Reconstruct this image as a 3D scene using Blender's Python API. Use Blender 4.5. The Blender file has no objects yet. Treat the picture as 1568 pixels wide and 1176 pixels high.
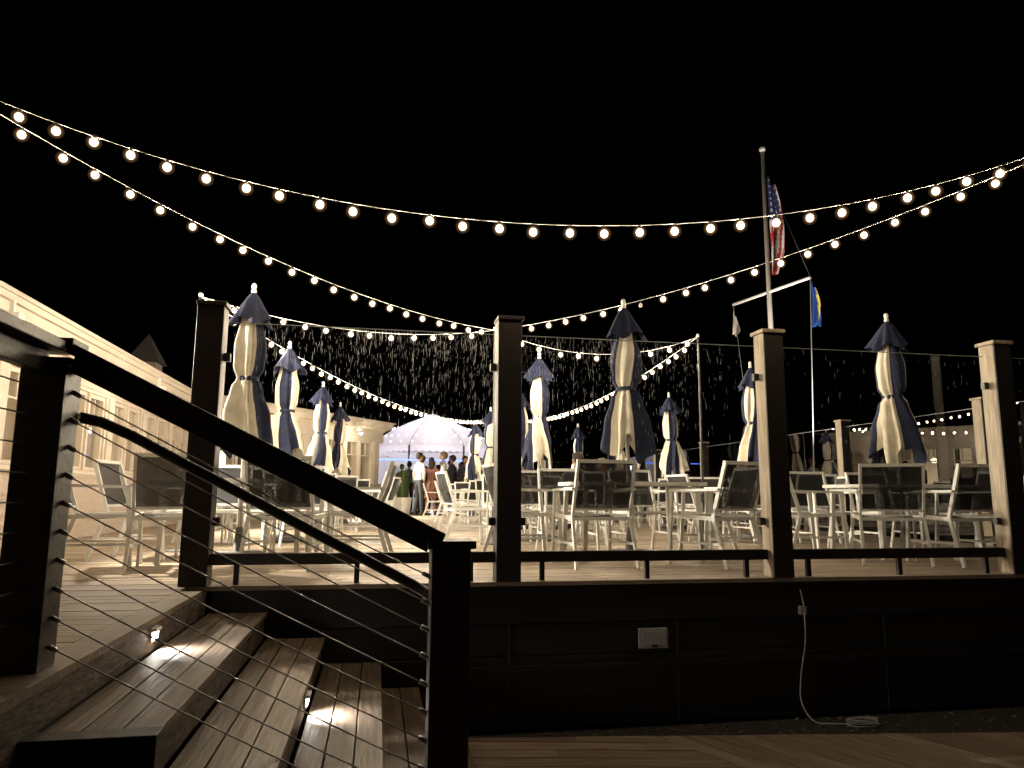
import bpy, bmesh, math, random
from mathutils import Vector, Matrix
R = random.Random(7)
S = bpy.context.scene
COL = S.collection
DK = 1.01      # upper deck level
# ------------------------------------------------------------------ materials
def newmat(name):
    m = bpy.data.materials.new(name); m.use_nodes = True
    nt = m.node_tree
    return m, nt, nt.nodes['Principled BSDF'], nt.nodes['Material Output']
def N(nt, t, **kw):
    n = nt.nodes.new(t)
    for k, v in kw.items():
        if k in n.inputs: n.inputs[k].default_value = v
        else: setattr(n, k, v)
    return n
def basic(name, col, rough=.6, metal=0, var=.15, scale=8, bump=.0, col2=None, stretch=None, rnd=0, spec=None):
    m, nt, b, o = newmat(name)
    tc = N(nt, 'ShaderNodeTexCoord'); mp = N(nt, 'ShaderNodeMapping')
    if stretch: mp.inputs['Scale'].default_value = stretch
    nt.links.new(tc.outputs['Object'], mp.inputs['Vector'])
    no = N(nt, 'ShaderNodeTexNoise'); no.inputs['Scale'].default_value = scale; no.inputs['Detail'].default_value = 6
    nt.links.new(mp.outputs[0], no.inputs['Vector'])
    cr = N(nt, 'ShaderNodeValToRGB')
    c2 = col2 or tuple(c*(1-var) for c in col)
    c1 = tuple(min(1, c*(1+var)) for c in col)
    cr.color_ramp.elements[0].position = .3; cr.color_ramp.elements[1].position = .7
    cr.color_ramp.elements[0].color = (*c2, 1); cr.color_ramp.elements[1].color = (*c1, 1)
    nt.links.new(no.outputs['Fac'], cr.inputs['Fac'])
    src = cr.outputs['Color']
    if rnd:
        at = N(nt, 'ShaderNodeAttribute'); at.attribute_name = 'rnd'
        mr = N(nt, 'ShaderNodeMapRange'); mr.inputs['To Min'].default_value = 1-rnd; mr.inputs['To Max'].default_value = 1+rnd
        nt.links.new(at.outputs['Fac'], mr.inputs['Value'])
        mx = N(nt, 'ShaderNodeVectorMath', operation='SCALE')
        nt.links.new(src, mx.inputs[0]); nt.links.new(mr.outputs[0], mx.inputs['Scale'])
        src = mx.outputs[0]
    nt.links.new(src, b.inputs['Base Color'])
    b.inputs['Roughness'].default_value = rough; b.inputs['Metallic'].default_value = metal
    if spec is not None: b.inputs['Specular IOR Level'].default_value = spec
    if bump:
        bp = N(nt, 'ShaderNodeBump'); bp.inputs['Strength'].default_value = bump; bp.inputs['Distance'].default_value = .01
        nt.links.new(no.outputs['Fac'], bp.inputs['Height']); nt.links.new(bp.outputs[0], b.inputs['Normal'])
    return m
def emis(name, col, st):
    m, nt, b, o = newmat(name); nt.nodes.remove(b)
    e = N(nt, 'ShaderNodeEmission'); e.inputs[0].default_value = (*col, 1); e.inputs[1].default_value = st
    nt.links.new(e.outputs[0], o.inputs[0]); return m
M = {}
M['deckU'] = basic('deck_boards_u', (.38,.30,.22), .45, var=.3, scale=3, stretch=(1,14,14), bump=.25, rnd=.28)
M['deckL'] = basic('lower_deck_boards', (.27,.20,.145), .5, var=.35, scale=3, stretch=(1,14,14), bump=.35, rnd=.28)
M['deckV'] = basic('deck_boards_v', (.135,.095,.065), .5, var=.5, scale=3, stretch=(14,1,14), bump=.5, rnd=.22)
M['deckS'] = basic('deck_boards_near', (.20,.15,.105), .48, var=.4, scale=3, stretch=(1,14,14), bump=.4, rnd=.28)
M['under'] = basic('deck_structure', (.012,.010,.008), .9)
M['fascia'] = basic('black_fascia', (.010,.0085,.007), .5, var=.5, scale=2, stretch=(1,8,8), bump=.3)
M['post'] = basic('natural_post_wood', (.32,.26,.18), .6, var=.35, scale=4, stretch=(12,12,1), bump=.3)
M['postshade'] = basic('shaded_post_board', (.016,.011,.008), .5, var=.4, scale=4, stretch=(12,12,1), bump=.3)  # darker copy of the post wood, shade put into its colour
M['rail'] = basic('dark_rail_wood', (.015,.010,.0075), .42, var=.4, scale=4, stretch=(1,12,12), bump=.2)
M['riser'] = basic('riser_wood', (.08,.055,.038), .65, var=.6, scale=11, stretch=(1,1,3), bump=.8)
M['steel'] = basic('steel', (.45,.45,.45), .3, metal=1, var=.1)
M['black'] = basic('black_metal', (.02,.02,.02), .4)
M['alu'] = basic('white_aluminium', (.82,.81,.77), .4, var=.06)
M['tabletop'] = basic('table_top', (.42,.40,.36), .35, var=.12, scale=14)
M['navy'] = basic('navy_canvas', (.012,.017,.050), .85, var=.3, scale=12, bump=.3)
M['cream'] = basic('cream_canvas', (.74,.68,.56), .85, var=.12, scale=9, bump=.3)
M['white'] = basic('white_trim', (.68,.61,.53), .5, var=.05, scale=5)
M['siding'] = basic('painted_siding', (.50,.42,.35), .6, var=.08, scale=6, stretch=(1,5,5))
M['roof'] = basic('roof_membrane', (.12,.11,.1), .9)
M['soil'] = basic('soil', (.03,.024,.018), .95, var=.5, scale=30, bump=.8)
M['lawn'] = basic('lawn_ground', (.02,.028,.012), .95, var=.4, scale=3, bump=.5)
M['stone'] = basic('stones', (.10,.085,.07), .8, var=.5, scale=20)
M['patio'] = basic('patio_paving', (.25,.23,.2), .8, var=.2, scale=4)
M['plast'] = basic('outlet_plastic', (.38,.37,.35), .4)
M['cord'] = basic('white_cord', (.5,.49,.47), .5)
M['pole'] = basic('painted_pole', (.62,.6,.56), .4, var=.08)
M['grey'] = basic('weathered_base', (.15,.15,.15), .7)
M['dpole'] = basic('dark_light_pole', (.06,.06,.06), .4)
M['leafb'] = basic('grass_blades', (.06,.10,.03), .7, var=.4, scale=20)
M['red'] = basic('flag_red', (.36,.02,.02), .8); M['fwhite'] = basic('flag_white', (.55,.53,.5), .8)
M['fblue'] = basic('flag_blue', (.012,.018,.09), .8); M['bblue'] = basic('pennant_blue', (.01,.06,.30), .8); M['yellow'] = basic('pennant_yellow', (.6,.48,.08), .8)
M['carpet'] = basic('room_carpet', (.12,.08,.05), .9); M['curtain'] = basic('curtain', (.30,.29,.20), .9, var=.25, scale=3, stretch=(14,14,.5))
M['picture'] = basic('picture_dark', (.05,.04,.03), .5, var=.6, scale=5)
M['core'] = emis('bulb_filament', (1,.79,.53), 900)
M['core2'] = emis('bulb_filament_deck', (1,.81,.57), 3200)
M['steplight'] = emis('step_light_lens', (1,.95,.86), 60)
M['led'] = emis('blue_led_strip', (.12,.2,1), 5)
M['fairy'] = emis('fairy_lights', (1,.9,.8), 10)
M['lamp'] = emis('lamp_lens', (1,.88,.68), 25)
M['pendant'] = emis('pendant_shade', (1,.82,.55), 14)
m=basic('glowing_room_wall',(.6,.5,.36),.8); b=m.node_tree.nodes['Principled BSDF']; M['roomwall']=m  # wall itself glows in uneven patches, in place of room lights
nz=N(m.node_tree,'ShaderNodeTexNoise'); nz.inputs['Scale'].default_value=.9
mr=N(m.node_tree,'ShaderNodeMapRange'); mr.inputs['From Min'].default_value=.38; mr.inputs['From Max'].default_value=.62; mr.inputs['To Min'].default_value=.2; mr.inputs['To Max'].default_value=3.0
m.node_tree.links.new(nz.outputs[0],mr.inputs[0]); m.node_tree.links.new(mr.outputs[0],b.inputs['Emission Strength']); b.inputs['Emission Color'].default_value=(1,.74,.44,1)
# bulb envelope
m, nt, b, o = newmat('bulb_envelope'); nt.nodes.remove(b)
e = N(nt,'ShaderNodeEmission'); e.inputs[0].default_value=(1,.78,.52,1); e.inputs[1].default_value=10
t = N(nt,'ShaderNodeBsdfTransparent'); mx=N(nt,'ShaderNodeMixShader'); mx.inputs[0].default_value=.4
nt.links.new(t.outputs[0],mx.inputs[1]); nt.links.new(e.outputs[0],mx.inputs[2]); nt.links.new(mx.outputs[0],o.inputs[0])
m.cycles.emission_sampling='NONE'; M['env']=m
# bulb glow imitated by homogeneous emissive volume shells round each lamp
for k_,s_,c_ in (('mist',9,(1,.60,.28,1)),('halo2',.9,(1,.55,.24,1))):
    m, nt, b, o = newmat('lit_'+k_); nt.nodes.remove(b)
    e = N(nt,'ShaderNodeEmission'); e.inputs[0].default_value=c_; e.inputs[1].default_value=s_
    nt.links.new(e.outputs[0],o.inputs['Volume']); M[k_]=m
# glass sheet
def glassmat(name, base=.045, tint=(.93,.95,.95), rough=0.0):
    m, nt, b, o = newmat(name); nt.nodes.remove(b)
    t = N(nt,'ShaderNodeBsdfTransparent'); t.inputs[0].default_value=(*tint,1)
    g = N(nt,'ShaderNodeBsdfGlossy'); g.inputs['Roughness'].default_value=rough
    lw = N(nt,'ShaderNodeLayerWeight'); lw.inputs[0].default_value=.5
    p = N(nt,'ShaderNodeMath',operation='POWER'); p.inputs[1].default_value=5
    a = N(nt,'ShaderNodeMath',operation='MULTIPLY_ADD'); a.inputs[1].default_value=.85; a.inputs[2].default_value=base
    mx = N(nt,'ShaderNodeMixShader')
    nt.links.new(lw.outputs['Facing'],p.inputs[0]); nt.links.new(p.outputs[0],a.inputs[0]); nt.links.new(a.outputs[0],mx.inputs[0])
    nt.links.new(t.outputs[0],mx.inputs[1]); nt.links.new(g.outputs[0],mx.inputs[2]); nt.links.new(mx.outputs[0],o.inputs[0])
    return m
M['glass'] = glassmat('clear_glass', .06)
M['glass2'] = glassmat('side_glass', .15)
M['winglass'] = glassmat('window_glass', .05)
M['gedge'] = basic('glass_edge', (.22,.25,.24), .3)
# rain drops
m, nt, b, o = newmat('rain_drops'); nt.nodes.remove(b)
d=N(nt,'ShaderNodeBsdfTranslucent'); d.inputs[0].default_value=(.6,.6,.6,1)
g=N(nt,'ShaderNodeBsdfDiffuse'); g.inputs[0].default_value=(.5,.52,.55,1)
mx=N(nt,'ShaderNodeMixShader'); mx.inputs[0].default_value=.4
nt.links.new(d.outputs[0],mx.inputs[1]); nt.links.new(g.outputs[0],mx.inputs[2]); nt.links.new(mx.outputs[0],o.inputs[0]); M['drop']=m
# sling mesh
m, nt, b, o = newmat('sling_mesh'); b.inputs['Base Color'].default_value=(.013,.013,.014,1); b.inputs['Roughness'].default_value=.7
t = N(nt,'ShaderNodeBsdfTransparent'); mx=N(nt,'ShaderNodeMixShader'); mx.inputs[0].default_value=.93
nt.links.new(t.outputs[0],mx.inputs[1]); nt.links.new(b.outputs[0],mx.inputs[2]); nt.links.new(mx.outputs[0],o.inputs[0]); M['sling']=m
# tent fabric
m, nt, b, o = newmat('tent_fabric'); nt.nodes.remove(b)
d=N(nt,'ShaderNodeBsdfDiffuse'); d.inputs[0].default_value=(.8,.8,.8,1)
t=N(nt,'ShaderNodeBsdfTranslucent'); t.inputs[0].default_value=(.8,.76,.8,1)
mx=N(nt,'ShaderNodeMixShader'); mx.inputs[0].default_value=.5
nt.links.new(d.outputs[0],mx.inputs[1]); nt.links.new(t.outputs[0],mx.inputs[2]); nt.links.new(mx.outputs[0],o.inputs[0]); M['tent']=m

# ------------------------------------------------------------------ mesh builder
class MB:
    def __init__(s): s.v=[]; s.f=[]; s.m=[]; s.r=[]; s.mats=[]; s.sm=[]
    def mi(s,k):
        if k not in s.mats: s.mats.append(k)
        return s.mats.index(k)
    def add(s,vs,fs,k,smooth=False,rnd=.5):
        b=len(s.v); s.v+= [tuple(v) for v in vs]; i=s.mi(k)
        for f in fs: s.f.append([b+x for x in f]); s.m.append(i); s.r.append(rnd); s.sm.append(smooth)
    def box(s,x0,x1,y0,y1,z0,z1,k,rnd=.5,mat=None):
        vs=[Vector(p) for p in [(x0,y0,z0),(x1,y0,z0),(x1,y1,z0),(x0,y1,z0),(x0,y0,z1),(x1,y0,z1),(x1,y1,z1),(x0,y1,z1)]]
        if mat: vs=[mat@v for v in vs]
        s.add(vs,[(0,3,2,1),(4,5,6,7),(0,1,5,4),(1,2,6,5),(2,3,7,6),(3,0,4,7)],k,rnd=rnd)
    def beam(s,p,q,w,h,k,up=(0,0,1)):
        p=Vector(p);q=Vector(q);d=(q-p).normalized();u=Vector(up)
        sd=d.cross(u)
        if sd.length<1e-4: sd=d.cross(Vector((0,1,0)))
        sd.normalize();uu=sd.cross(d)
        vs=[]
        for c in (p,q):
            for a,b in((-1,-1),(1,-1),(1,1),(-1,1)): vs.append(c+sd*a*w/2+uu*b*h/2)
        s.add(vs,[(0,3,2,1),(4,5,6,7),(0,1,5,4),(1,2,6,5),(2,3,7,6),(3,0,4,7)],k)
    def tube(s,pts,r,k,n=8,r2=None):
        pts=[Vector(p) for p in pts];L=len(pts);vs=[];fs=[]
        prev=None
        for i,p in enumerate(pts):
            d=(pts[min(i+1,L-1)]-pts[max(i-1,0)]).normalized()
            a=d.cross(Vector((0,0,1)))
            if a.length<.05: a=d.cross(Vector((0,1,0)))
            a.normalize()
            if prev and a.dot(prev)<0: a=-a
            prev=a
            b=a.cross(d)
            rr=r if r2 is None else r+(r2-r)*i/(L-1)
            for j in range(n):
                t=2*math.pi*j/n; vs.append(p+a*rr*math.cos(t)+b*rr*math.sin(t))
        for i in range(L-1):
            for j in range(n):
                fs.append((i*n+j,i*n+(j+1)%n,(i+1)*n+(j+1)%n,(i+1)*n+j))
        fs.append(tuple(range(n))[::-1]); fs.append(tuple(range((L-1)*n,L*n)))
        s.add(vs,fs,k,smooth=n>4)
    def ell(s,c,rx,ry,rz,k,n=10,m=7):
        vs=[];fs=[]
        for i in range(m+1):
            ph=math.pi*i/m
            for j in range(n):
                t=2*math.pi*j/n; vs.append((c[0]+rx*math.sin(ph)*math.cos(t),c[1]+ry*math.sin(ph)*math.sin(t),c[2]+rz*math.cos(ph)))
        for i in range(m):
            for j in range(n): fs.append((i*n+j,(i+1)*n+j,(i+1)*n+(j+1)%n,i*n+(j+1)%n))
        s.add(vs,fs,k,smooth=True)
    def lathe(s,prof,k,c=(0,0),n=16):
        vs=[];fs=[]
        for r,z in prof:
            for j in range(n):
                t=2*math.pi*j/n; vs.append((c[0]+r*math.cos(t),c[1]+r*math.sin(t),z))
        for i in range(len(prof)-1):
            for j in range(n): fs.append((i*n+j,i*n+(j+1)%n,(i+1)*n+(j+1)%n,(i+1)*n+j))
        s.add(vs,fs,k,smooth=True)
    def mesh(s,name):
        me=bpy.data.meshes.new(name); me.from_pydata(s.v,[],s.f)
        for k in s.mats: me.materials.append(M[k])
        me.polygons.foreach_set('material_index',s.m); me.polygons.foreach_set('use_smooth',s.sm)
        a=me.attributes.new('rnd','FLOAT','FACE'); a.data.foreach_set('value',s.r)
        me.update(); return me
    def obj(s,name,loc=(0,0,0),rz=0,parent=None,bevel=0):
        return place(s.mesh(name),name,loc,rz,parent,bevel)
def place(me,name,loc=(0,0,0),rz=0,parent=None,bevel=0,sc=1):
    o=bpy.data.objects.new(name,me); COL.objects.link(o); o.location=loc; o.rotation_euler=(0,0,rz); o.scale=(sc,sc,sc)
    if parent: o.parent=parent
    if bevel:
        b=o.modifiers.new('bevel','BEVEL'); b.width=bevel; b.segments=2; b.limit_method='ANGLE'
    return o
def empty(name,loc=(0,0,0),rz=0):
    o=bpy.data.objects.new(name,None); COL.objects.link(o); o.location=loc; o.rotation_euler=(0,0,rz); return o
def boards(mb,x0,x1,y0,y1,z,k,w=.138,gap=.007,th=.028,along='x',L=4.2):
    a0,a1,b0,b1=(y0,y1,x0,x1) if along=='x' else (x0,x1,y0,y1)
    n=max(1,round((a1-a0)/(w+gap))); st=(a1-a0)/n
    for i in range(n):
        c0=a0+i*st+gap/2; c1=a0+(i+1)*st-gap/2
        p=b0; first=True
        while p<b1-1e-6:
            q=min(b1,p+(R.uniform(.3,1)*L if first else L)); first=False
            if b1-q<.4: q=b1
            rn=R.random(); zz=z+R.uniform(-.0015,.0015)
            if along=='x': mb.box(p+.001,q-.002,c0,c1,zz-th,zz,k,rnd=rn)
            else: mb.box(c0,c1,p+.001,q-.002,zz-th,zz,k,rnd=rn)
            p=q

# ------------------------------------------------------------------ ground, decks
mb=MB(); mb.add([(-900,-900,-.03),(900,-900,-.03),(900,900,-.03),(-900,900,-.03)],[(0,1,2,3)],'lawn'); mb.obj('ground')
mb=MB(); mb.box(-30,40,30.02,75,-.02,.97,'patio'); mb.obj('patio_terrace')
mb=MB()
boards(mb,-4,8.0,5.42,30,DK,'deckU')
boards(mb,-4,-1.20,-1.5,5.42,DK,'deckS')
mb.box(-1.197,-1.055,-1.5,5.0,DK-.028,DK+.001,'deckS',rnd=.2)      # edge border
mb.box(-1.197,8.02,5.24,5.415,DK-.028,DK+.001,'deckU',rnd=.2)
mb.box(-4,-1.09,-1.5,5.3,.0,DK-.03,'under'); mb.box(-4,7.99,5.3,30,.0,DK-.03,'under')
mb.obj('wooden_deck')
# fascia
mb=MB()
mb.box(-1.05,8.0,5.262,5.298,.72,DK-.03,'fascia')
mb.box(-1.05,8.0,5.275,5.298,.50,.715,'fascia')
mb.box(-1.05,8.0,5.262,5.298,.02,.495,'fascia')
mb.box(.62,8.0,5.235,5.26,.40,.44,'fascia')
for x in (.95,2.2,3.9,5.6,7.2): mb.box(x-.008,x+.008,5.25,5.262,.02,.72,'black')
mb.obj('deck_fascia',bevel=.004)
def clipped_deck(name,cx,cy,ang,hx,hy,planes,z=.03):
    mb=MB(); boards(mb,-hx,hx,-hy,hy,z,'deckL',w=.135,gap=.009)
    me=mb.mesh(name); T=Matrix.Translation((cx,cy,0))@Matrix.Rotation(ang,4,'Z')
    bm=bmesh.new(); bm.from_mesh(me)
    Ti=T.inverted()
    for co,no in planes:
        c=Ti@Vector(co); n=Ti.to_3x3()@Vector(no)
        bmesh.ops.bisect_plane(bm,geom=bm.verts[:]+bm.edges[:]+bm.faces[:],plane_co=c,plane_no=n,clear_outer=True)
    bm.to_mesh(me); bm.free()
    o=place(me,name,(cx,cy,0),ang); return o
edge=(Vector((.63,5.10,0)),Vector((.13,.99,0)))
split=Vector((1.93,4.85,0)); sn=Vector((.90,.43,0))
clipped_deck('lower_deck',1,1.5,math.radians(-10.4),7,5,[edge,(split,sn)])
clipped_deck('lower_deck_extension',5,1.5,math.radians(115),8,7,[edge,(split+Vector((.01,.004,0)),-sn)])
mb=MB(); mb.add([(-1,4.0,-.012),(9,3.2,-.012),(9,5.27,-.012),(-1,5.27,-.012)],[(0,1,2,3)],'soil'); mb.obj('soil_strip')
mb=MB()
for i in range(420):
    x=R.uniform(.7,8); y=R.uniform(5.10-.131*(x-.63),5.25); r=R.uniform(.006,.022)
    mb.ell((x,y,-.008),r,r*R.uniform(.6,1),r*.6,'stone',6,4)
mb.obj('gravel')
# ------------------------------------------------------------------ stairs
st=empty('deck_stairs')
mb=MB()
nos=[-1.055,-.68,-.305,.07,.33,.585]
for i in range(5):
    z=DK-.17*(i+1); x0=nos[i]-.005; x1=nos[i+1]
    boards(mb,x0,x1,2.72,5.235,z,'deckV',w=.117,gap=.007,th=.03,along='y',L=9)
mb.obj('treads',parent=st,bevel=.003)
mb=MB()
for i in range(6):
    z=DK-.17*i; x=nos[i]
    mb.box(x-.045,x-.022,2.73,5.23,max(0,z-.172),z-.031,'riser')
mb.obj('risers',parent=st)
mb=MB()
for i in range(5):
    z=DK-.17*(i+1); mb.box(nos[i]-.05,nos[i+1]+.02,2.62,2.715,0,z+.02,'fascia')
mb.box(-4,-1.1,-1.6,-1.5,0,DK,'fascia')
mb.box(-1.088,-1.06,-1.5,2.72,0,DK-.03,'riser')
mb.obj('stringer',parent=st,bevel=.004)
for (x,z,nm) in ((nos[0]-.02,.925,'step_light_upper'),(nos[2]-.02,.583,'step_light_lower')):
    mb=MB(); y=4.05
    mb.box(x,x+.012,y-.05,y+.05,z-.035,z+.035,'alu'); mb.box(x+.0122,x+.03,y-.05,y+.05,z+.015,z+.03,'alu')
    mb.box(x+.0125,x+.018,y-.04,y+.04,z-.022,z+.012,'steplight')
    mb.obj(nm,parent=st)
    l=bpy.data.lights.new(nm+'_lamp','AREA'); l.size=.06; l.energy=6; l.color=(1,.98,.95); l.spread=math.radians(120)
    lo=bpy.data.objects.new(nm+'_lamp',l); COL.objects.link(lo); lo.location=(x+.04,y,z-.005); lo.rotation_euler=(0,math.radians(-42),0); lo.parent=st

# ------------------------------------------------------------------ stair railing
def post(mb,x,y,z0,z1,k='post',w=.15,left=False):
    h=w/2; mb.box(x-h,x+h,y-h,y+h,z0,z1-.03,k)
    if k=='post':   # dark boards added to give the outer and +x faces their shade
        mb.box(x-h-.001,x+h+.014,y-h-.016,y-h-.001,z0,z1-.031,'postshade')
        mb.box(x+h+.001,x+h+.014,y-h,y+h,z0,z1-.031,'postshade')
        if left: mb.box(x-h-.014,x-h-.002,y-h-.016,y+h,z0,z1-.031,'postshade')
        mb.box(x-h-.018,x+h+.03,y-h-.032,y+h+.018,z1-.03,z1,'postshade' if left else 'post')
        return
    mb.box(x-h-.018,x+h+.018,y-h-.018,y+h+.018,z1-.03,z1,k)
rl=empty('stair_railing')
mb=MB()
post(mb,-1.19,2.92,DK,2.10,'rail'); post(mb,.29,2.92,.0,1.445,'rail')
post(mb,-1.19,.7,DK,2.10,'rail')
mb.obj('posts',parent=rl,bevel=.005)
mb=MB()
mb.beam((-1.30,2.92,2.155),(-1.10,2.92,2.155),.15,.04,'rail')
mb.beam((-1.12,2.92,2.142),(.26,2.92,1.452),.14,.04,'rail')
mb.beam((-1.12,2.92,2.095),(.215,2.92,1.43),.045,.07,'rail')
mb.beam((-1.19,2.83,2.14),(-1.19,-1.4,2.14),.145,.04,'rail')
mb.beam((-1.19,2.83,2.08),(-1.19,-1.4,2.08),.045,.08,'rail')
mb.obj('cap_rail',parent=rl,bevel=.004)
mb=MB()
mb.tube([(-1.11,3.0,1.90),(-1.06,3.07,1.89),(-.95,3.09,1.84),(.16,3.09,1.255),(.215,3.06,1.225),(.24,2.99,1.215)],.021,'rail',12)
mb.obj('handrail',parent=rl)
mb=MB()
for i in range(10):
    z=1.985-.1*i; sg=R.uniform(.002,.012)
    mb.tube([(-1.115+1.33*q/8,2.92,z-.68*q/8-sg*4*(q/8)*(1-q/8)) for q in range(9)],.0030,'steel',6)
    mb.tube([(-1.115,2.92,z),(-1.085,2.92,z-.015)],.009,'steel',8); mb.tube([(.215,2.92,z-.68),(.185,2.92,z-.665)],.009,'steel',8)
    mb.ell((.215,2.92,z-.68),.011,.011,.011,'steel',8,5)
    mb.tube([(-1.19,2.845,z),(-1.19,.775,z)],.0030,'steel',6)
mb.obj('cables',parent=rl)

# ------------------------------------------------------------------ glass fence
gf=empty('glass_fence')
FX=[-1.17,.94,3.06,5.17,7.28]; FY=5.32; RX=7.9; RY=[5.32,8.4,11.4,14.2,16.9,20,23,26]
mb=MB()
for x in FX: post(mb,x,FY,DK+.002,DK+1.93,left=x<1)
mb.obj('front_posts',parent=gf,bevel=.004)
mb=MB()
for y in RY: post(mb,RX,y,DK+.002,DK+1.93)
for x in (4.3,6.1): post(mb,x,26,DK+.002,DK+1.93)
mb.obj('side_posts',parent=gf,bevel=.004)
mb=MB(); gl=MB(); br=MB()
def bay(p,q,g='glass'):
    p=Vector(p);q=Vector(q);d=(q-p).normalized();L=(q-p).length
    a=p+d*.09; b=q-d*.09; up=Vector((0,0,1))
    mb.beam(a+up*(DK+.17),b+up*(DK+.17),.07,.075,'rail')
    for t in (.26,L/2,L-.26):
        c=p+d*t; mb.beam(c+up*(DK+.002),c+up*(DK+.132),.035,.035,'rail',up=(1,0,0))
    g0=p+d*.11; g1=q-d*.11
    gl.add([g0+up*(DK+.22),g1+up*(DK+.22),g1+up*(DK+1.80),g0+up*(DK+1.80)],[(0,1,2,3)],g)
    gl.beam(g0+up*(DK+1.803),g1+up*(DK+1.803),.006,.005,'gedge')
    for e,sg in((p+d*.09,1),(q-d*.09,-1)):
        for z in(.42,1.55):
            c=e+d*sg*.022; br.beam(c+up*(DK+z-.028),c+up*(DK+z+.028),.044,.04,'black',up=tuple(Vector((-d.y,d.x,0))))
for i in range(4): bay((FX[i],FY,0),(FX[i+1],FY,0))
bay((FX[4],FY,0),(RX,FY,0))
for i in range(len(RY)-1): bay((RX,RY[i],0),(RX,RY[i+1],0),'glass2')
bay((RX,26,0),(6.1,26,0)); bay((6.1,26,0),(4.3,26,0))
mb.obj('bottom_rails',parent=gf,bevel=.003); gl.obj('glass_panels',parent=gf); br.obj('glass_clamps',parent=gf)
mb=MB()
def drop(x,y,z,w,h):
    vs=[(x,y,z+h),(x-w,y,z+h*.1),(x,y-w*.7,z),(x+w,y,z+h*.1),(x,y,z-h)]
    mb.add(vs,[(0,1,2),(0,2,3),(4,2,1),(4,3,2)],'drop',smooth=False)
tracks={b:[R.uniform(FX[b]+.12,FX[b+1]-.11) for _ in range(46)] for b in range(4)}
for b in range(4):
    x0=FX[b]+.12;x1=FX[b+1]-.11
    cnt=[2700,2100,110,50][b]
    for i in range(cnt):
        x=R.uniform(x0,x1); t=min(R.random(),R.random(),R.random()+.05)
        if R.random()<.35: x=R.choice(tracks[b])+R.gauss(0,.004)
        t=t**1.15; z=DK+1.79-t*1.2
        if b==0 and R.random()>(x-x0)/1.4+.10: continue
        if b==1 and R.random()<(x-x0-.9)/.9: continue
        w=R.uniform(.00025,.0006)*(1.3 if R.random()<.1 else 1); drop(x,FY-.003,z,w,R.choice([.002,.004,.008,.014,.024,.034]))
mb.obj('rain_drops',parent=gf)

# ------------------------------------------------------------------ fascia fittings
mb=MB(); mb.box(1.90,2.12,5.232,5.261,.53,.67,'plast'); mb.box(1.92,2.10,5.222,5.2315,.55,.655,'plast'); mb.box(1.99,2.03,5.212,5.2215,.54,.56,'black')
mb.obj('outlet_cover',bevel=.004)
mb=MB()
pts=[(3.20,5.25,.92),(3.205,5.22,.80),(3.2,5.21,.72),(3.19,5.20,.55),(3.14,5.2,.3),(3.13,5.19,.12),(3.18,5.12,.01),(3.3,5.08,.0),(3.42,5.05,.0)]
def smooth_path(P,k=6):
    P=[Vector(p) for p in P]; out=[]
    for i in range(len(P)-1):
        a=P[max(i-1,0)];b=P[i];c=P[i+1];d=P[min(i+2,len(P)-1)]
        for j in range(k):
            t=j/k; out.append(.5*((2*b)+(c-a)*t+(2*a-5*b+4*c-d)*t*t+(3*b-a-3*c+d)*t**3))
    return out+[P[-1]]
mb.tube(smooth_path(pts),.005,'cord',6); mb.box(3.18,3.225,5.215,5.26,.74,.80,'plast')
mb.tube([(3.5+(.12+.02*math.sin(i*.37))*math.cos(i*.4),5.0+(.05+.012*math.sin(i*.23))*math.sin(i*.4),.0+.0009*i) for i in range(60)],.004,'cord',6)
mb.obj('power_cord')

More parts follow.
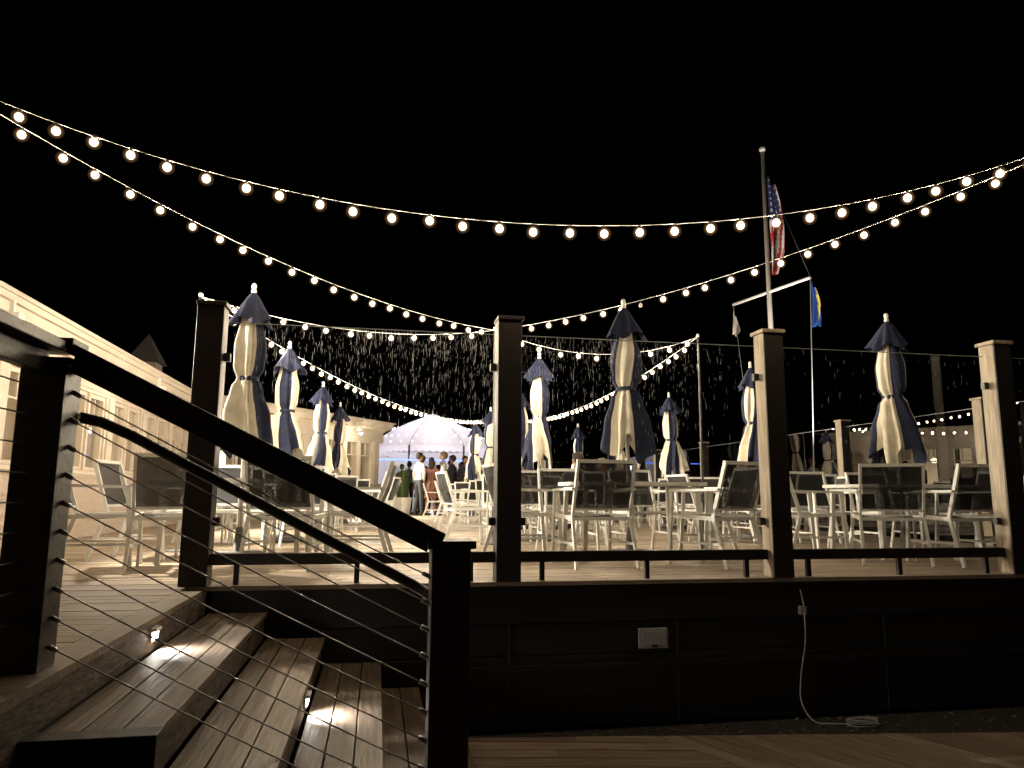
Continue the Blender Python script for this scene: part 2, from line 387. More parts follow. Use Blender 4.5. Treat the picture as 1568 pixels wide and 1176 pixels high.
# ------------------------------------------------------------------ buildings
def building(name,loc,rz,L,depth,z0,H,start=.4,ww=.62,lamps=(),lw=9):
    E=empty(name,loc,rz)
    base=z0+.85; head=z0+H-.60; top=z0+H
    mb=MB(); mb.box(0,L,3.2,depth,0,top-.1,'siding'); mb.box(0,.1,.301,3.19,0,top-.1,'siding'); mb.box(L-.1,L,.301,3.19,0,top-.1,'siding')
    mb.box(.11,L-.11,.301,3.19,0,z0+.02,'carpet'); mb.box(.11,L-.11,.301,3.19,head+.15,top-.1,'white')
    mb.box(-.3,L+.3,-.3,depth+.2,top-.0,top+.04,'roof'); mb.obj('body',parent=E)
    mb=MB(); mb.add([(.11,3.18,z0),(L-.11,3.18,z0),(L-.11,3.18,head+.15),(.11,3.18,head+.15)],[(0,1,2,3)],'roomwall')
    x=.6
    while x<L-1.2:
        w=R.uniform(.4,1.1); h=R.uniform(.4,.8); mb.box(x,x+w,3.13,3.17,z0+1.1,z0+1.1+h,'picture')
        if R.random()<.6: mb.box(x+.1,x+w+.3,2.5,3.1,z0+.02,z0+.95,'picture')
        yy=R.uniform(.9,2.4); mb.tube([(x+w,yy,head+.15),(x+w,yy,head-.25)],.01,'black'); mb.ell((x+w,yy,head-.33),.12,.12,.09,'pendant',12,8)
        x+=w+R.uniform(.5,1.2)
    mb.obj('rooms',parent=E)
    mb=MB(); z=z0
    while z<base-.02:
        mb.add([(0,-.018,z),(L,-.018,z),(L,-.002,z+.115),(0,-.002,z+.115)],[(0,1,2,3)],'siding')
        mb.add([(0,-.018,z),(0,.0,z),(L,.0,z),(L,-.018,z)],[(0,1,2,3)],'siding'); z+=.115
    mb.box(0,L,.0,.3,0,base,'siding')
    mb.obj('clapboards',parent=E)
    mb=MB(); mb.box(0,L,-.03,.3,base+.001,base+.05,'white'); mb.box(0,L,0.0,.3,head,top-.12,'white'); mb.box(0,L,-.02,-.0005,head+.05,head+.12,'white')
    mb.box(-.02,L+.02,-.30,-.001,top-.19,top-.155,'white'); mb.box(-.02,L+.02,-.32,-.30,top-.21,top-.06,'white')
    mb.box(-.02,L+.02,-.37,-.321,top-.10,top-.001,'white'); mb.box(-.02,L+.02,-.40,-.371,top-.035,top+.012,'white')
    mb.box(0,L,-.09,-.002,top-.27,top-.192,'white')
    x=.1
    while x<L: mb.box(x,x+.05,-.27,-.092,top-.24,top-.192,'white'); x+=.22
    gl=MB(); cu=MB(); x=start; k=0
    mb.box(0,start,0.0,.3,base+.051,head-.001,'white')
    while x<L-.3:
        w=min(ww,L-x)
        mb.box(x,x+.05,.03,.12,base+.051,head-.001,'white'); mb.box(x+w-.05,x+w,.03,.12,base+.051,head-.001,'white')
        mb.box(x+.051,x+w-.051,.03,.12,base+.051,base+.11,'white'); mb.box(x+.051,x+w-.051,.03,.12,head-.06,head-.001,'white')
        mb.box(x+.051,x+w-.051,.05,.10,(base+head)/2+.22,(base+head)/2+.25,'white')
        mb.box(x+w/2-.012,x+w/2+.012,.052,.098,(base+head)/2+.251,head-.061,'white')
        gl.add([(x+.05,.09,base+.1),(x+w-.05,.09,base+.1),(x+w-.05,.09,head-.06),(x+.05,.09,head-.06)],[(0,1,2,3)],'winglass')
        k+=1; pw=.07 if k%2 else .34
        cx0=x+.02 if k%2 else x+w-.02-.15
        n=10; vs=[]
        for q in range(n+1): vs+=[(cx0+.15*q/n,.36+.02*math.sin(q*2.1),base),(cx0+.15*q/n,.36+.02*math.sin(q*2.1),head)]
        cu.add(vs,[(2*q,2*q+2,2*q+3,2*q+1) for q in range(n)],'curtain',smooth=True)
        mb.box(x+w,min(L,x+w+pw),0.0,.3,base+.051,head-.001,'white')
        if not k%2: mb.box(x+w+.06,x+w+pw-.06,-.025,-.001,base+.051,head-.001,'white')
        x+=w+pw
    mb.obj('trim',parent=E,bevel=.004); gl.obj('window_glass',parent=E); cu.obj('curtains',parent=E)
    for i,x in enumerate(lamps):
        mb=MB(); mb.lathe([(0,.06),(.05,.055),(.075,0),(.07,-.03),(.0,-.03)],'alu',n=14); mb.ell((0,0,-.045),.045,.045,.03,'lamp',12,6)
        mb.tube([(0,.02,.05),(0,.16,.1)],.012,'alu')
        lo=mb.obj('wall_lamp_%d'%i,(x,-.5,top-.42),parent=E)
        l=bpy.data.lights.new('wall_lamp_bulb','POINT'); l.energy=lw; l.color=(1,.82,.58); l.shadow_soft_size=.04
        ll=bpy.data.objects.new('wall_lamp_bulb',l); COL.objects.link(ll); ll.parent=lo; ll.location=(0,-.02,-.13)
    return E
near=building('clubhouse',(-4.0,-1.5,0),math.pi/2,19.4,7,DK,2.60,lamps=(8.2,13.2))
wing=building('clubhouse_wing',(-3.85,17.6,0),math.radians(55.6),7.1,6,DK,2.80,start=.3,lamps=(2.2,5.2),lw=25)
mb=MB(); mb.box(-6.3,-5.7,19.9,20.5,3.9,4.95,'siding'); mb.add([(-6.4,19.8,4.95),(-5.6,19.8,4.95),(-5.6,20.6,4.95),(-6.4,20.6,4.95),(-6,20.2,5.75)],[(0,1,4),(1,2,4),(2,3,4),(3,0,4),(0,3,2,1)],'roof'); mb.obj('roof_cupola')
def flood(name,loc,target,en,ang=110,col=(1,.89,.71)):
    mb=MB(); mb.box(-.09,.09,-.06,.06,0,.07,'alu'); mb.box(-.02,.02,-.02,.02,.071,.2,'alu')
    o=mb.obj(name,loc)
    l=bpy.data.lights.new('lamp','SPOT'); l.energy=en; l.spot_size=math.radians(ang); l.spot_blend=.6; l.color=col; l.shadow_soft_size=.06
    lo=bpy.data.objects.new('lamp',l); COL.objects.link(lo); lo.parent=o
    d=Vector(target)-Vector(loc); lo.location=(0,0,-.03); lo.rotation_euler=d.to_track_quat('-Z','Y').to_euler(); return o
flood('flood_light',(-3.5,7.6,3.25),(3.5,7.0,1.5),2000)
flood('flood_light.001',(-3.5,12.5,3.25),(3,11.5,1.0),2200)
flood('flood_light.002',(-.6,20.9,3.4),(3.5,18,1.0),2800)

# ------------------------------------------------------------------ furniture
def chair_mesh():
    mb=MB()
    for s in(-1,1):
        x=s*.27
        mb.beam((x*1.03,.30,0),(x,.25,.655),.022,.036,'alu',up=(0,1,0))
        mb.beam((x,.27,.655),(x,-.30,.665),.045,.022,'alu')
        mb.beam((x*1.03,-.36,0),(x*.97,-.215,.44),.022,.036,'alu',up=(0,1,0))
        mb.beam((x*.97,-.215,.42),(x*.95,-.365,.90),.022,.034,'alu',up=(0,1,0))
        mb.beam((x*.97,.26,.43),(x*.97,-.23,.415),.024,.035,'alu')
    mb.beam((-.27,-.365,.895),(.27,-.365,.895),.024,.03,'alu')
    mb.beam((-.26,-.236,.49),(.26,-.236,.49),.018,.022,'alu')
    mb.beam((-.26,.25,.425),(.26,.25,.425),.022,.03,'alu'); mb.beam((-.26,-.22,.41),(.26,-.22,.41),.022,.03,'alu')
    mb.beam((-.27,.27,.20),(-.27,-.30,.20),.014,.02,'alu'); mb.beam((.27,.27,.20),(.27,-.30,.20),.014,.02,'alu')
    vs=[];fs=[];n=8
    for i in range(n+1):
        t=i/n; z=.50+.385*t; y=-.243-.118*t-.022*math.sin(math.pi*t)
        vs+=[(-.246,y+.0,z),(0,y-.012,z),(.246,y,z)]
    for i in range(n): fs+=[(3*i,3*i+1,3*i+4,3*i+3),(3*i+1,3*i+2,3*i+5,3*i+4)]
    mb.add(vs,fs,'sling',smooth=True)
    vs=[];fs=[]
    for i in range(n+1):
        t=i/n; y=-.21+.45*t; z=.425-.02*math.sin(math.pi*t)
        vs+=[(-.25,y,z+.006),(0,y,z-.012),(.25,y,z+.006)]
    for i in range(n): fs+=[(3*i,3*i+1,3*i+4,3*i+3),(3*i+1,3*i+2,3*i+5,3*i+4)]
    mb.add(vs,fs,'sling',smooth=True)
    return mb.mesh('patio_chair')
CH=chair_mesh(); nch=[0]
def chair(x,y,face):
    nm='patio_chair' if nch[0]==0 else 'patio_chair.%03d'%nch[0]; nch[0]+=1
    place(CH,nm,(x,y,DK+.002),math.radians(face))
def table_mesh(w,d):
    mb=MB(); h=.735
    mb.box(-w/2+.03,w/2-.03,-d/2+.03,d/2-.03,h-.012,h,'tabletop')
    for a in(-1,1):
        mb.box(-w/2,w/2,a*d/2-.03 if a>0 else -d/2,a*d/2 if a>0 else -d/2+.03,h-.03,h+.004,'alu')
        mb.box(a*w/2-.03 if a>0 else -w/2,a*w/2 if a>0 else -w/2+.03,-d/2+.031,d/2-.031,h-.03,h+.004,'alu')
        for b in(-1,1): mb.beam((a*(w/2-.05),b*(d/2-.05),0),(a*(w/2-.07),b*(d/2-.07),h-.03),.04,.04,'alu',up=(0,1,0))
        mb.beam((a*(w/2-.06),-(d/2-.06),h-.06),(a*(w/2-.06),(d/2-.06),h-.06),.025,.04,'alu')
    return mb.mesh('patio_table')
TM=table_mesh(1.25,.9)
def umbrella_mesh(seed,rot):
    r=random.Random(seed); mb=MB()
    mb.tube([(0,0,0),(0,0,2.52)],.019,'pole',10)
    mb.lathe([(.0,0.0),(.26,0.0),(.26,.05),(.22,.075),(.05,.085),(.03,.3),(.0,.3)],'grey',n=20)
    mb.lathe([(.0,2.51),(.02,2.515),(.028,2.54),(.018,2.56),(.026,2.585),(.02,2.61),(0,2.625)],'alu',n=10)
    n=72; rows=36
    j0=[r.uniform(-.05,.05) for _ in range(4)]
    def ismat(a):
        a=a%1
        return 'cream' if (a<.27+j0[0] or .5+j0[1]<a<.77+j0[2]) else 'navy'
    ph=[r.uniform(0,6.28) for _ in range(6)]; tw=r.choice([-1,1])*r.uniform(.5,.9)
    def prof(s):
        P=[(0,.05),(.12,.095),(.3,.13),(.45,.12),(.53,.08),(.60,.12),(.8,.175),(1,.20)]
        for i in range(len(P)-1):
            if s<=P[i+1][0]:
                k=(s-P[i][0])/(P[i+1][0]-P[i][0]); k=k*k*(3-2*k); return P[i][1]*(1-k)+P[i+1][1]*k
        return P[-1][1]
    vs=[]
    for i in range(rows+1):
        s=i/rows
        for j in range(n):
            t=2*math.pi*j/n
            fold=.15*math.cos(8*t+ph[0])+.12*math.cos(5*t+ph[1])+.08*math.cos(13*t+ph[2]+s)+.13*math.cos(2*t+ph[3]+s)
            hem=.12*math.cos(4*t+ph[4])+.06*math.cos(7*t+ph[5])
            rr=prof(s)*(1+fold*(.45+s*.95))
            z=2.40-(1.36+hem*s*s)*s
            a=t+tw*s+rot*2*math.pi+.12*math.sin(7*s+ph[5])
            vs.append((rr*math.cos(a)+.03*s*math.cos(ph[1]),rr*math.sin(a)+.03*s*math.sin(ph[1]),z))
    b0=len(mb.v)
    for i in range(rows):
        for j in range(n):
            k=ismat((j+.5)/n)
            a=i*n+j;b2=i*n+(j+1)%n
            mb.f.append([b0+a,b0+b2,b0+b2+n,b0+a+n]); mb.m.append(mb.mi(k)); mb.r.append(.5); mb.sm.append(True)
    mb.v+=vs
    vs=[];fs=[];pr=[(0,.02),(.1,.05),(.35,.095),(.6,.13),(.85,.165),(1,.185)]
    for s,rr0 in pr:
        for j in range(48):
            t=2*math.pi*j/48; f=.16*math.cos(8*t+ph[2])+.12*math.cos(3*t+ph[0]); rr=rr0*(1+f*s*1.3)
            vs.append((rr*math.cos(t),rr*math.sin(t),2.52-(.31+.04*math.cos(4*t+ph[3]))*s))
    for i in range(len(pr)-1):
        for j in range(48): fs.append((i*48+j,i*48+(j+1)%48,(i+1)*48+(j+1)%48,(i+1)*48+j))
    mb.add(vs,fs,'navy',smooth=True)
    mb.lathe([(.094,2.40-1.36*.545),(.098,2.40-1.36*.53),(.094,2.40-1.36*.515)],'navy',n=20)
    return mb.mesh('patio_umbrella')
SETS=[(-1.23,7.2,.02),(-1.17,9.95,.35),(-1.0,13.45,.5),(-.85,16.5,.4),
      (2.49,7.06,.62),(2.2,9.95,.5),(2.62,13.4,.8),(2.55,16.6,.15),
      (5.49,6.98,.82),(5.5,10,.5),(5.63,13.4,.45),(5.6,16.6,.7),(2.6,19.8,.2),(5.6,20,.4)]
for i,(x,y,ro) in enumerate(SETS):
    sfx='' if i==0 else '.%03d'%i
    o=place(umbrella_mesh(i*3+1,ro),'patio_umbrella'+sfx,(x,y,DK+.002))
    o.rotation_euler=(math.radians(R.uniform(-1,1)),math.radians(R.uniform(-1.2,1.2)),0)
    tw=R.uniform(-3,3)
    place(TM,'patio_table'+sfx,(x,y,DK+.002),math.radians(tw))
    j=lambda a:R.uniform(-a,a)
    if i==0:
        chair(-2.25,6.65,-82); chair(-2.15,7.5,-95); chair(-1.62,6.45,8); chair(-.72,6.5,-10); chair(-.2,7.2,85); chair(-1.6,8.0,178); chair(-.75,7.95,190)
    elif i==4:
        chair(1.90,6.38,4); chair(3.02,6.3,24); chair(1.45,7.2,-85); chair(3.5,7.2,92); chair(2.05,7.85,176); chair(2.95,7.9,186)
    elif i==8:
        chair(4.75,6.25,-28); chair(5.35,6.12,3); chair(6.0,6.3,30); chair(6.5,7.1,95); chair(4.45,7.15,-88); chair(5.1,7.8,180); chair(5.95,7.85,176)
    else:
        for dx,dy,f in((-.4,-.68,0),(.4,-.68,0),(-.4,.68,180),(.4,.68,180),(-.95,0,-90),(.95,0,90)):
            chair(x+dx+j(.06),y+dy+j(.08),f+j(14))

# ------------------------------------------------------------------ string lights
def pole(name,x,y,z1):
    mb=MB(); mb.tube([(0,0,0),(0,0,z1-DK)],.016,'dpole',10); mb.lathe([(0,0),(.16,0),(.16,.02),(.03,.03),(.025,.12)],'grey',n=16)
    mb.ell((0,0,z1-DK+.015),.025,.025,.03,'pole'); mb.obj(name,(x,y,DK+.001))
P1=Vector((-1.99,8.37,3.78)); P2=Vector((4.27,9.2,3.78)); P3=Vector((1.45,9.2,3.74)); FP=Vector((3.37,19.8,3.75))
AL=Vector((-2.85,5.25,4.36)); AR=Vector((5.35,4.45,4.42))
for nm,p in(('light_pole',P1),('light_pole.001',P2),('light_pole.002',P3),('light_pole.003',FP)): pole(nm,p.x,p.y,p.z)
mb=MB(); mb.tube([(AR.x,AR.y,0),(AR.x,AR.y,AR.z+.05)],.04,'pole'); mb.obj('timber_light_pole')
mb=MB(); mb.tube([(AL.x,AL.y,DK),(AL.x,AL.y,AL.z+.05)],.03,'pole'); mb.obj('timber_light_pole.001')
ns=[0]
def string(p,q,sag,sp=.262,off=.1,dead=(),core='core2'):
    nm='string_lights' if ns[0]==0 else 'string_lights.%03d'%ns[0]; ns[0]+=1
    E=empty(nm); p=Vector(p);q=Vector(q);n=60
    f=lambda t:p.lerp(q,t)-Vector((0,0,4*sag*t*(1-t)))
    mb=MB(); mb.tube([f(i/n) for i in range(n+1)],.0036,'cord',6); mb.obj('cable',parent=E)
    L=sum((f((i+1)/n)-f(i/n)).length for i in range(n))
    sk=MB();cr=MB();en=MB();mi=MB(); c=int((L-off)/sp)+1
    for i in range(c):
        t=(off+i*sp+R.uniform(-.02,.02))/L
        if t>.985: break
        a=f(t); a=a+Vector((R.uniform(-.006,.006),R.uniform(-.006,.006),R.uniform(-.012,.006)))
        sk.tube([a+Vector((0,0,-.001)),a+Vector((0,0,-.028))],.009,'black',8)
        if i in dead: sk.ell(a+Vector((0,0,-.055)),.022,.022,.026,'fwhite',10,6); continue
        cr.ell(a+Vector((0,0,-.050)),.013,.013,.016,core,6,4)
        en.ell(a+Vector((0,0,-.050)),.027,.027,.029,'env',14,10)
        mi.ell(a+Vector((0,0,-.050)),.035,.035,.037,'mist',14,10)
        mi.ell(a+Vector((0,0,-.050)),.052,.052,.052,'halo2',14,10)  # glow shells added round the bulb
    sk.obj('sockets',parent=E); cr.obj('filaments',parent=E); en.obj('bulbs',parent=E); mi.obj('lit_mist',parent=E)
string(AL,AR,.86,core='core')
string(AL+Vector((0,0,-.05)),P3,.27,core='core')
string(P3,AR+Vector((0,0,-.02)),.22,dead=(8,),core='core')
string(P1,P3,.20)
string(P3,P2,.28)
string(P1,FP,.55)
string(FP,P2,.45)

# ------------------------------------------------------------------ flagpole
F=empty('flagpole'); fx,fy=9.07,15.55
right=Vector((.984,-.18,0)); fw=Vector((.18,.984,0))
mb=MB(); mb.tube([(fx,fy,0),(fx,fy,10.0)],.075,'pole',14,r2=.045); mb.ell((fx,fy,10.07),.08,.08,.08,'pole')
y0=Vector((fx,fy,6.45)); ra=right*.5-fw*1.2
mb.tube([y0-ra,y0+ra],.035,'pole',10)
mb.tube([y0+ra,Vector((fx,fy,9.6))],.004,'dpole',5); 
mb.tube([y0+ra,Vector((fx+.3,fy-.9,1.3))],.012,'cord',5); mb.tube([y0-ra,Vector((fx-.2,fy+.5,1.3))],.006,'cord',5)
mb.obj('pole_and_yard',parent=F)
def limp(name,top,w,h,colf,seed,nx=26,ny=60,swing=.25):
    mb=MB();r=random.Random(seed);p=[r.uniform(0,6) for _ in range(4)];vs=[]
    for i in range(ny+1):
        t=i/ny
        for j in range(nx+1):
            s=j/nx
            x=w*s*(.35+.65*math.sin(min(1,t*1.5+.15)*math.pi*.5)); x*= (1-.45*max(0,t-.75)*4*(.5+.5*math.sin(p[0])))
            y=.09*math.sin(s*9+p[1]+t*2)*(.3+t)+.04*math.sin(s*17+p[2])
            z=-h*t-swing*s*(1-t)-.05*math.sin(s*8+p[3])
            vs.append(Vector(top)+right*x+fw*y+Vector((0,0,z)))
    for i in range(ny):
        for j in range(nx):
            a=i*(nx+1)+j; k=colf(j/nx,i/ny); mb.f.append([a,a+1,a+nx+2,a+nx+1]); mb.m.append(mb.mi(k)); mb.r.append(.5); mb.sm.append(True)
    mb.v=vs; mb.obj(name,parent=F)
def us(s,t):
    if t<.46 and s<.8:
        return 'fwhite' if (int(s*13)%3==1 and int(t*46)%3==1) else 'fblue'
    return 'red' if int((s*7+t*5))%2 else 'fwhite'
limp('national_flag',(fx+.05,fy-.06,9.3),.38,2.4,us,3)
limp('pennant_flag',y0+ra+Vector((.0,0,-.12)),.22,.95,lambda s,t:'yellow' if (.62<s+t*.25<.78) else 'bblue',5,nx=14,ny=24)
limp('small_flag',y0-ra+Vector((.0,0,-.15)),.13,.65,lambda s,t:'fwhite',8,nx=8,ny=16)
mb=MB(); mb.tube([(0,0,0),(0,0,.15)],.02,'black'); mb.lathe([(0,.15),(.07,.16),(.08,.30),(.07,.30),(.0,.22)],'black',n=14)
ul=mb.obj('added_flagpole_uplight',(8.6,13.2,-.03))  # unseen uplight, added to brighten the pole and flags
l=bpy.data.lights.new('lamp','SPOT'); l.energy=4500; l.spot_size=math.radians(34); l.spot_blend=.5; l.color=(1,.95,.88); l.shadow_soft_size=.05
lo=bpy.data.objects.new('lamp',l); COL.objects.link(lo); lo.parent=ul; lo.location=(0,0,.36); lo.rotation_euler=(Vector((9.1,15.5,7.9))-Vector((8.6,13.2,.3))).to_track_quat('-Z','Y').to_euler()

# ------------------------------------------------------------------ planter
pl=empty('potted_grass',(.75,21.9,DK))
mb=MB(); mb.lathe([(0,.01),(.22,.01),(.29,.52),(.26,.52),(.25,.46),(0,.46)],'alu',n=4); mb.obj('planter',parent=pl,bevel=.01)
mb=MB()
for i in range(260):
    a=R.uniform(0,6.28);r0=R.uniform(0,.15);l=R.uniform(.6,1.05);ln=R.uniform(.05,.32)
    b=Vector((r0*math.cos(a),r0*math.sin(a),.45)); d=Vector((math.cos(a),math.sin(a),0)); s=Vector((-d.y,d.x,0))*.009
    m1=b+d*ln*.4+Vector((0,0,l*.6)); e=b+d*ln+Vector((0,0,l))
    mb.add([b-s,b+s,m1+s,m1-s,e],[(0,1,2,3),(3,2,4)],'leafb',rnd=R.random())
mb.obj('grass_blades',parent=pl)

# ------------------------------------------------------------------ tent
tx,ty=2.75,38.0; tz=.975
T=empty('marquee_tent',(tx,ty,tz))
mb=MB(); n=8; rad=3.4
rings=[(1.0,2.95),(.86,3.35),(.66,3.8),(.42,4.2),(.2,4.5),(.04,4.75)]
vs=[];fs=[]
for k,(q,z) in enumerate(rings):
    for j in range(n): a=2*math.pi*(j+.5)/n; vs.append((rad*q*math.cos(a),rad*q*math.sin(a),z))
for i in range(len(rings)-1):
    for j in range(n): fs.append((i*n+j,i*n+(j+1)%n,(i+1)*n+(j+1)%n,(i+1)*n+j))
mb.add(vs,fs,'tent')
for j in range(n):
    a=2*math.pi*(j+.5)/n; pts=[Vector((rad*q*math.cos(a)*1.004,rad*q*math.sin(a)*1.004,z+.012)) for q,z in rings]
    mb.tube(pts,.014,'tent',6)
    b=2*math.pi*(j+1.5)/n
    A=Vector((rad*math.cos(a),rad*math.sin(a),0));B=Vector((rad*math.cos(b),rad*math.sin(b),0))
    K=8
    for q in range(K):
        a1=A.lerp(B,q/K);b1=A.lerp(B,(q+1)/K);mm=(a1+b1)/2;u=Vector((0,0,1))
        mb.add([a1+u*2.949,b1+u*2.949,b1+u*2.72,mm+u*2.64,a1+u*2.72],[(0,1,2,3,4)],'tent')
    mb.tube([A*.99,A*.99+Vector((0,0,2.94))],.05,'white',8)
for j in (0,1,2,3):
    a=2*math.pi*(j+.5)/n-.39;b=a+2*math.pi/n
    A=Vector((rad*.98*math.cos(a),rad*.98*math.sin(a),0));B=Vector((rad*.98*math.cos(b),rad*.98*math.sin(b),0)); u=Vector((0,0,1))
    mb.add([A,B,B+u*2.9,A+u*2.9],[(0,1,2,3)],'tent')
mb.tube([(0,0,4.7),(0,0,5.0)],.03,'white')
mb.obj('canopy',parent=T)
mb=MB()
for k,(q,z) in enumerate([(.98,3.0),(.8,3.35),(.6,3.8)]):
    for i in range(36):
        a=2*math.pi*i/36; mb.ell((rad*q*math.cos(a)*1.01,rad*q*math.sin(a)*1.01,z+.14),.03,.03,.03,'fairy',6,4)
mb.obj('fairy_lights',parent=T)
mb=MB()
mb.box(-3.0,3.0,-3.32,-3.28,2.22,2.28,'led'); mb.obj('led_strip',parent=T)
for (x,y,z,e,c) in((0,0,3.0,360,(.88,.80,1)),(0,-1.5,2.0,240,(1,.9,.78))):
    l=bpy.data.lights.new('tent_lamp','POINT'); l.energy=e; l.color=c; l.shadow_soft_size=.2
    lo=bpy.data.objects.new('tent_lamp',l); COL.objects.link(lo); lo.parent=T; lo.location=(x,y,z)

# ------------------------------------------------------------------ people
def colmat(name,c): 
    if name not in M: M[name]=basic(name,c,.8,var=.15,scale=15)
    return name
colmat('skin',(.36,.21,.14)); colmat('shirt_white',(.55,.53,.5)); colmat('suit_dark',(.02,.022,.03)); colmat('trouser_dark',(.03,.03,.035)); colmat('trouser_tan',(.28,.2,.12))
colmat('dress_floral',(.22,.10,.07)); colmat('hair_dark',(.025,.015,.01)); colmat('hair_light',(.12,.07,.03)); colmat('shoe',(.02,.015,.01)); colmat('shirt_blue',(.12,.18,.32)); colmat('dress_black',(.015,.015,.018)); colmat('glassware',(.6,.6,.6))
colmat('dress_pink',(.4,.22,.20)); colmat('lips',(.25,.08,.06))
def person(idx,x,y,z,face,h,top,bot,hair,pose='stand',long_hair=False,skirt=False,armL='down',armR='down'):
    nm='person' if idx==0 else 'person.%03d'%idx
    E=empty(nm,(x,y,z),math.radians(face)); k=h/1.75
    seat=pose=='sit'; dz=-.43 if seat else 0
    J={};B=[];Rr={}
    def jt(n,p,r): J[n]=Vector((p[0],p[1],p[2]+(0 if n.startswith('L') else dz)))*k; Rr[n]=r*k
    jt('pelvis',(0,0,.95),.15); jt('waist',(0,0,1.10),.128); jt('chest',(0,.01,1.30),.15); jt('neckb',(0,0,1.45),.075); jt('neck',(0,.01,1.53),.055)
    bones=[('pelvis','waist','t'),('waist','chest','t'),('chest','neckb','t'),('neckb','neck','s')]
    for s,n,am in((-1,'l',armL),(1,'r',armR)):
        jt('sh'+n,(s*.185,0,1.40),.062)
        if am=='down': el=(s*.235,-.03,1.12);wr=(s*.24,.06,.88)
        elif am=='hip': el=(s*.36,-.08,1.16);wr=(s*.19,.04,1.0)
        elif am=='fold': el=(s*.22,.06,1.14);wr=(-s*.05,.22,1.20)
        else: el=(s*.23,.0,1.13);wr=(s*.15,.26,1.22)
        if seat: el=(s*.24,.08,1.16);wr=(s*.14,.33,1.19)
        jt('el'+n,el,.045); jt('wr'+n,wr,.028)
        d=(Vector(wr)-Vector(el)).normalized(); jt('ha'+n,tuple(Vector(wr)+d*.08),.03)
        bones+=[('chest','sh'+n,'t'),('sh'+n,'el'+n,'t'),('el'+n,'wr'+n,'t' if 'dress' not in top else 's'),('wr'+n,'ha'+n,'s')]
        jt('hi'+n,(s*.09,0,.88),.095)
        if seat:
            jt('Lk'+n,(s*.11,.42,.49),.065); jt('La'+n,(s*.11,.40,.09),.042); jt('Lt'+n,(s*.12,.56,.04),.035)
        else:
            jt('Lk'+n,(s*.10,.02,.49),.062); jt('La'+n,(s*.11,-.02+.05*s,.09),.042); jt('Lt'+n,(s*.13,.13+.05*s,.035),.034)
        bones+=[('pelvis','hi'+n,'b'),('hi'+n,'Lk'+n,'b'),('Lk'+n,'La'+n,'b' if not skirt else 's'),('La'+n,'Lt'+n,'f')]
    names=list(J); me=bpy.data.meshes.new('body')
    me.from_pydata([J[n] for n in names],[(names.index(a),names.index(b)) for a,b,_ in bones],[])
    o=bpy.data.objects.new('tmp',me); COL.objects.link(o)
    sm=o.modifiers.new('s','SKIN'); ss=o.modifiers.new('u','SUBSURF'); ss.levels=2; ss.render_levels=2
    for i,n in enumerate(names):
        r=Rr[n]; me.skin_vertices[0].data[i].radius=(r,r*(.72 if n in('pelvis','waist','chest') else 1)); me.skin_vertices[0].data[i].use_root=(n=='pelvis')
    dg=bpy.context.evaluated_depsgraph_get(); dg.update()
    bmsh=bpy.data.meshes.new_from_object(o.evaluated_get(dg)); bpy.data.objects.remove(o)
    mats={'t':top,'b':bot,'s':'skin','f':'shoe'}; order=[top,bot,'skin','shoe']
    bmsh.materials.clear()
    for q in order: bmsh.materials.append(M[q])
    for p in bmsh.polygons:
        c=p.center;best=9;bk='t';bn=''
        for a,b,kk in bones:
            A=J[a];Bv=J[b];d=Bv-A;t=max(0,min(1,(c-A).dot(d)/d.length_squared));ds=(c-(A+d*t)).length-(Rr[a]*(1-t)+Rr[b]*t)*.9
            if ds<best: best=ds;bk=kk;bn=a+b
        if bn in('pelviswaist','pelvishil','pelvishir'): bk='b' if c.z<(1.0+dz)*k else 't'
        p.material_index=order.index(mats[bk]); p.use_smooth=True
    bo=place(bmsh,'body',parent=E)
    mb=MB(); hz=(1.635+dz)*k; hc=(0,.02*k,hz)
    mb.ell(hc,.073*k,.090*k,.113*k,'skin',16,12); mb.ell((0,.110*k,hz-.015*k),.012*k,.018*k,.024*k,'skin',8,6)
    for s in(-1,1):
        mb.ell((s*.075*k,.01*k,hz-.01*k),.01*k,.02*k,.03*k,'skin',8,6); mb.ell((s*.028*k,.098*k,hz+.008*k),.012*k,.008*k,.007*k,'shoe',8,6)
    mb.ell((0,.1*k,hz-.058*k),.024*k,.01*k,.006*k,'lips',8,6)
    mb.ell((0,-.014*k,hz+.030*k),.089*k,.104*k,.108*k,hair,18,12)
    mb.ell((0,.045*k,hz+.078*k),.068*k,.060*k,.045*k,hair,14,8)
    if long_hair: mb.ell((0,-.055*k,hz-.10*k),.088*k,.055*k,.17*k,hair,14,10)
    for n in'lr':
        hpos=J['ha'+n]; d=(J['ha'+n]-J['wr'+n]).normalized(); sd=d.cross(Vector((0,1,.3))).normalized()
        for q in range(4):
            b0=hpos+sd*(q-1.5)*.019*k; ln=[.075,.085,.08,.062][q]*k
            mb.tube([b0,b0+d*ln*.5,b0+d*ln*.9+Vector((0,.02,0))*k],.009*k,'skin',6,r2=.006*k)
        mb.tube([hpos-d*.03*k+sd*.03*k,hpos+d*.02*k+sd*.055*k],.010*k,'skin',6,r2=.007*k)
    if skirt:
        prof=[(.150,1.04),(.175,.92),(.19,.75),(.22,.52)]
        mb.lathe([(a*k,(b+dz)*k) for a,b in prof],bot,n=20)
    if armR=='drink':
        hp=J['har']; mb.lathe([(.0,hp.z),(.03,hp.z),(.035,hp.z+.11)],'glassware',c=(hp.x,hp.y+.03),n=10)
    mb.obj('head_and_hands',parent=E)
Z=DK+.002
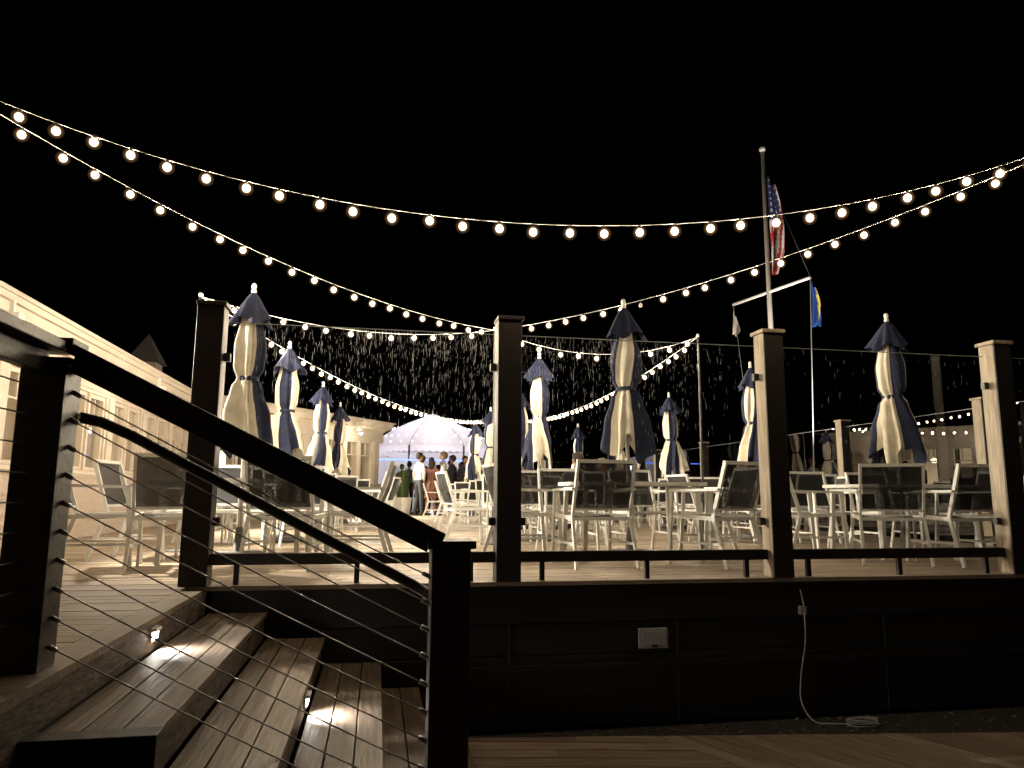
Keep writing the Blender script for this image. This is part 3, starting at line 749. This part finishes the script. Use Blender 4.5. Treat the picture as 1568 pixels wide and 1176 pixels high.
PE=[(1.20,21.4,-60,1.80,'shirt_white','trouser_dark','hair_dark',dict(armR='hip')),
(1.58,21.8,-10,1.68,'dress_floral','dress_floral','hair_dark',dict(long_hair=True,skirt=True,armR='drink')),
(1.93,21.7,75,1.84,'shirt_white','trouser_tan','hair_light',dict(armR='drink')),
(2.28,22.6,60,1.80,'suit_dark','trouser_dark','hair_dark',dict(armL='drink')),
(2.62,22.2,200,1.76,'suit_dark','trouser_dark','hair_dark',dict(armR='drink')),
(2.92,22.9,140,1.66,'shirt_blue','trouser_tan','hair_light',dict(long_hair=True)),
(1.9,25.5,190,1.75,'suit_dark','trouser_dark','hair_light',dict(armR='drink')),
(1.45,25.0,150,1.70,'dress_black','dress_black','hair_dark',dict(long_hair=True,skirt=True)),
(3.25,23.5,170,1.78,'shirt_white','suit_dark','hair_dark',{}),
(1.40,23.4,30,1.82,'suit_dark','trouser_dark','hair_light',{}),
(2.15,24.6,170,1.70,'dress_pink','dress_pink','hair_light',dict(long_hair=True,skirt=True,armR='drink')),
(2.55,26.0,200,1.80,'suit_dark','trouser_dark','hair_dark',{}),
(2.95,25.6,90,1.74,'shirt_white','trouser_dark','hair_dark',dict(armR='drink')),
(3.45,25.2,-60,1.68,'dress_floral','dress_floral','hair_light',dict(long_hair=True,skirt=True)),
(1.15,27.0,10,1.78,'shirt_blue','trouser_dark','hair_dark',{}),
(2.3,28.2,100,1.72,'shirt_white','trouser_tan','hair_dark',dict(armR='hip')),
(3.15,28.0,200,1.80,'suit_dark','trouser_dark','hair_light',{}),
(.95,29.0,160,1.76,'suit_dark','trouser_dark','hair_dark',{}),
(1.75,29.2,200,1.70,'dress_black','dress_black','hair_light',dict(long_hair=True,skirt=True))]
for i,(x,y,f,h,a,b_,c,kw) in enumerate(PE): person(i,x,y,Z,f,h,a,b_,c,**kw)
k=len(PE)
for i,(x,y,f,h,a,b_,c,lh) in enumerate([(3.30,11.9,20,1.74,'suit_dark','trouser_dark','hair_dark',False),(3.95,12.6,70,1.66,'dress_black','trouser_dark','hair_light',True)]):
    chair(x,y,f); person(k+i,x,y,Z,f,h,a,b_,c,pose='sit',long_hair=lh)

# ------------------------------------------------------------------ sky, moonlight, camera
w=bpy.data.worlds.new('World'); S.world=w; w.use_nodes=True; nt=w.node_tree
sk=nt.nodes.new('ShaderNodeTexSky'); sk.sky_type='NISHITA'; sk.sun_disc=False; sk.sun_elevation=math.radians(-5); sk.sun_rotation=math.radians(200)
nt.links.new(sk.outputs[0],nt.nodes['Background'].inputs[0]); nt.nodes['Background'].inputs[1].default_value=.12
l=bpy.data.lights.new('moon','SUN'); l.energy=.01; l.angle=math.radians(.5); l.color=(.8,.88,1); lo=bpy.data.objects.new('moon',l); COL.objects.link(lo); lo.rotation_euler=(math.radians(50),0,math.radians(20))
cam=bpy.data.cameras.new('camera'); co=bpy.data.objects.new('camera',cam); COL.objects.link(co)
cam.lens=25.7; cam.sensor_width=36; cam.clip_end=2500; cam.clip_start=.05
co.location=(0,0,1.62); co.rotation_euler=(Matrix.Rotation(math.radians(-10.35),3,'Z')@Matrix.Rotation(math.radians(98.63),3,'X')@Matrix.Rotation(math.radians(.35),3,'Z')).to_euler()
S.camera=co
S.view_settings.view_transform='Standard'; S.view_settings.look='None'; S.view_settings.exposure=0
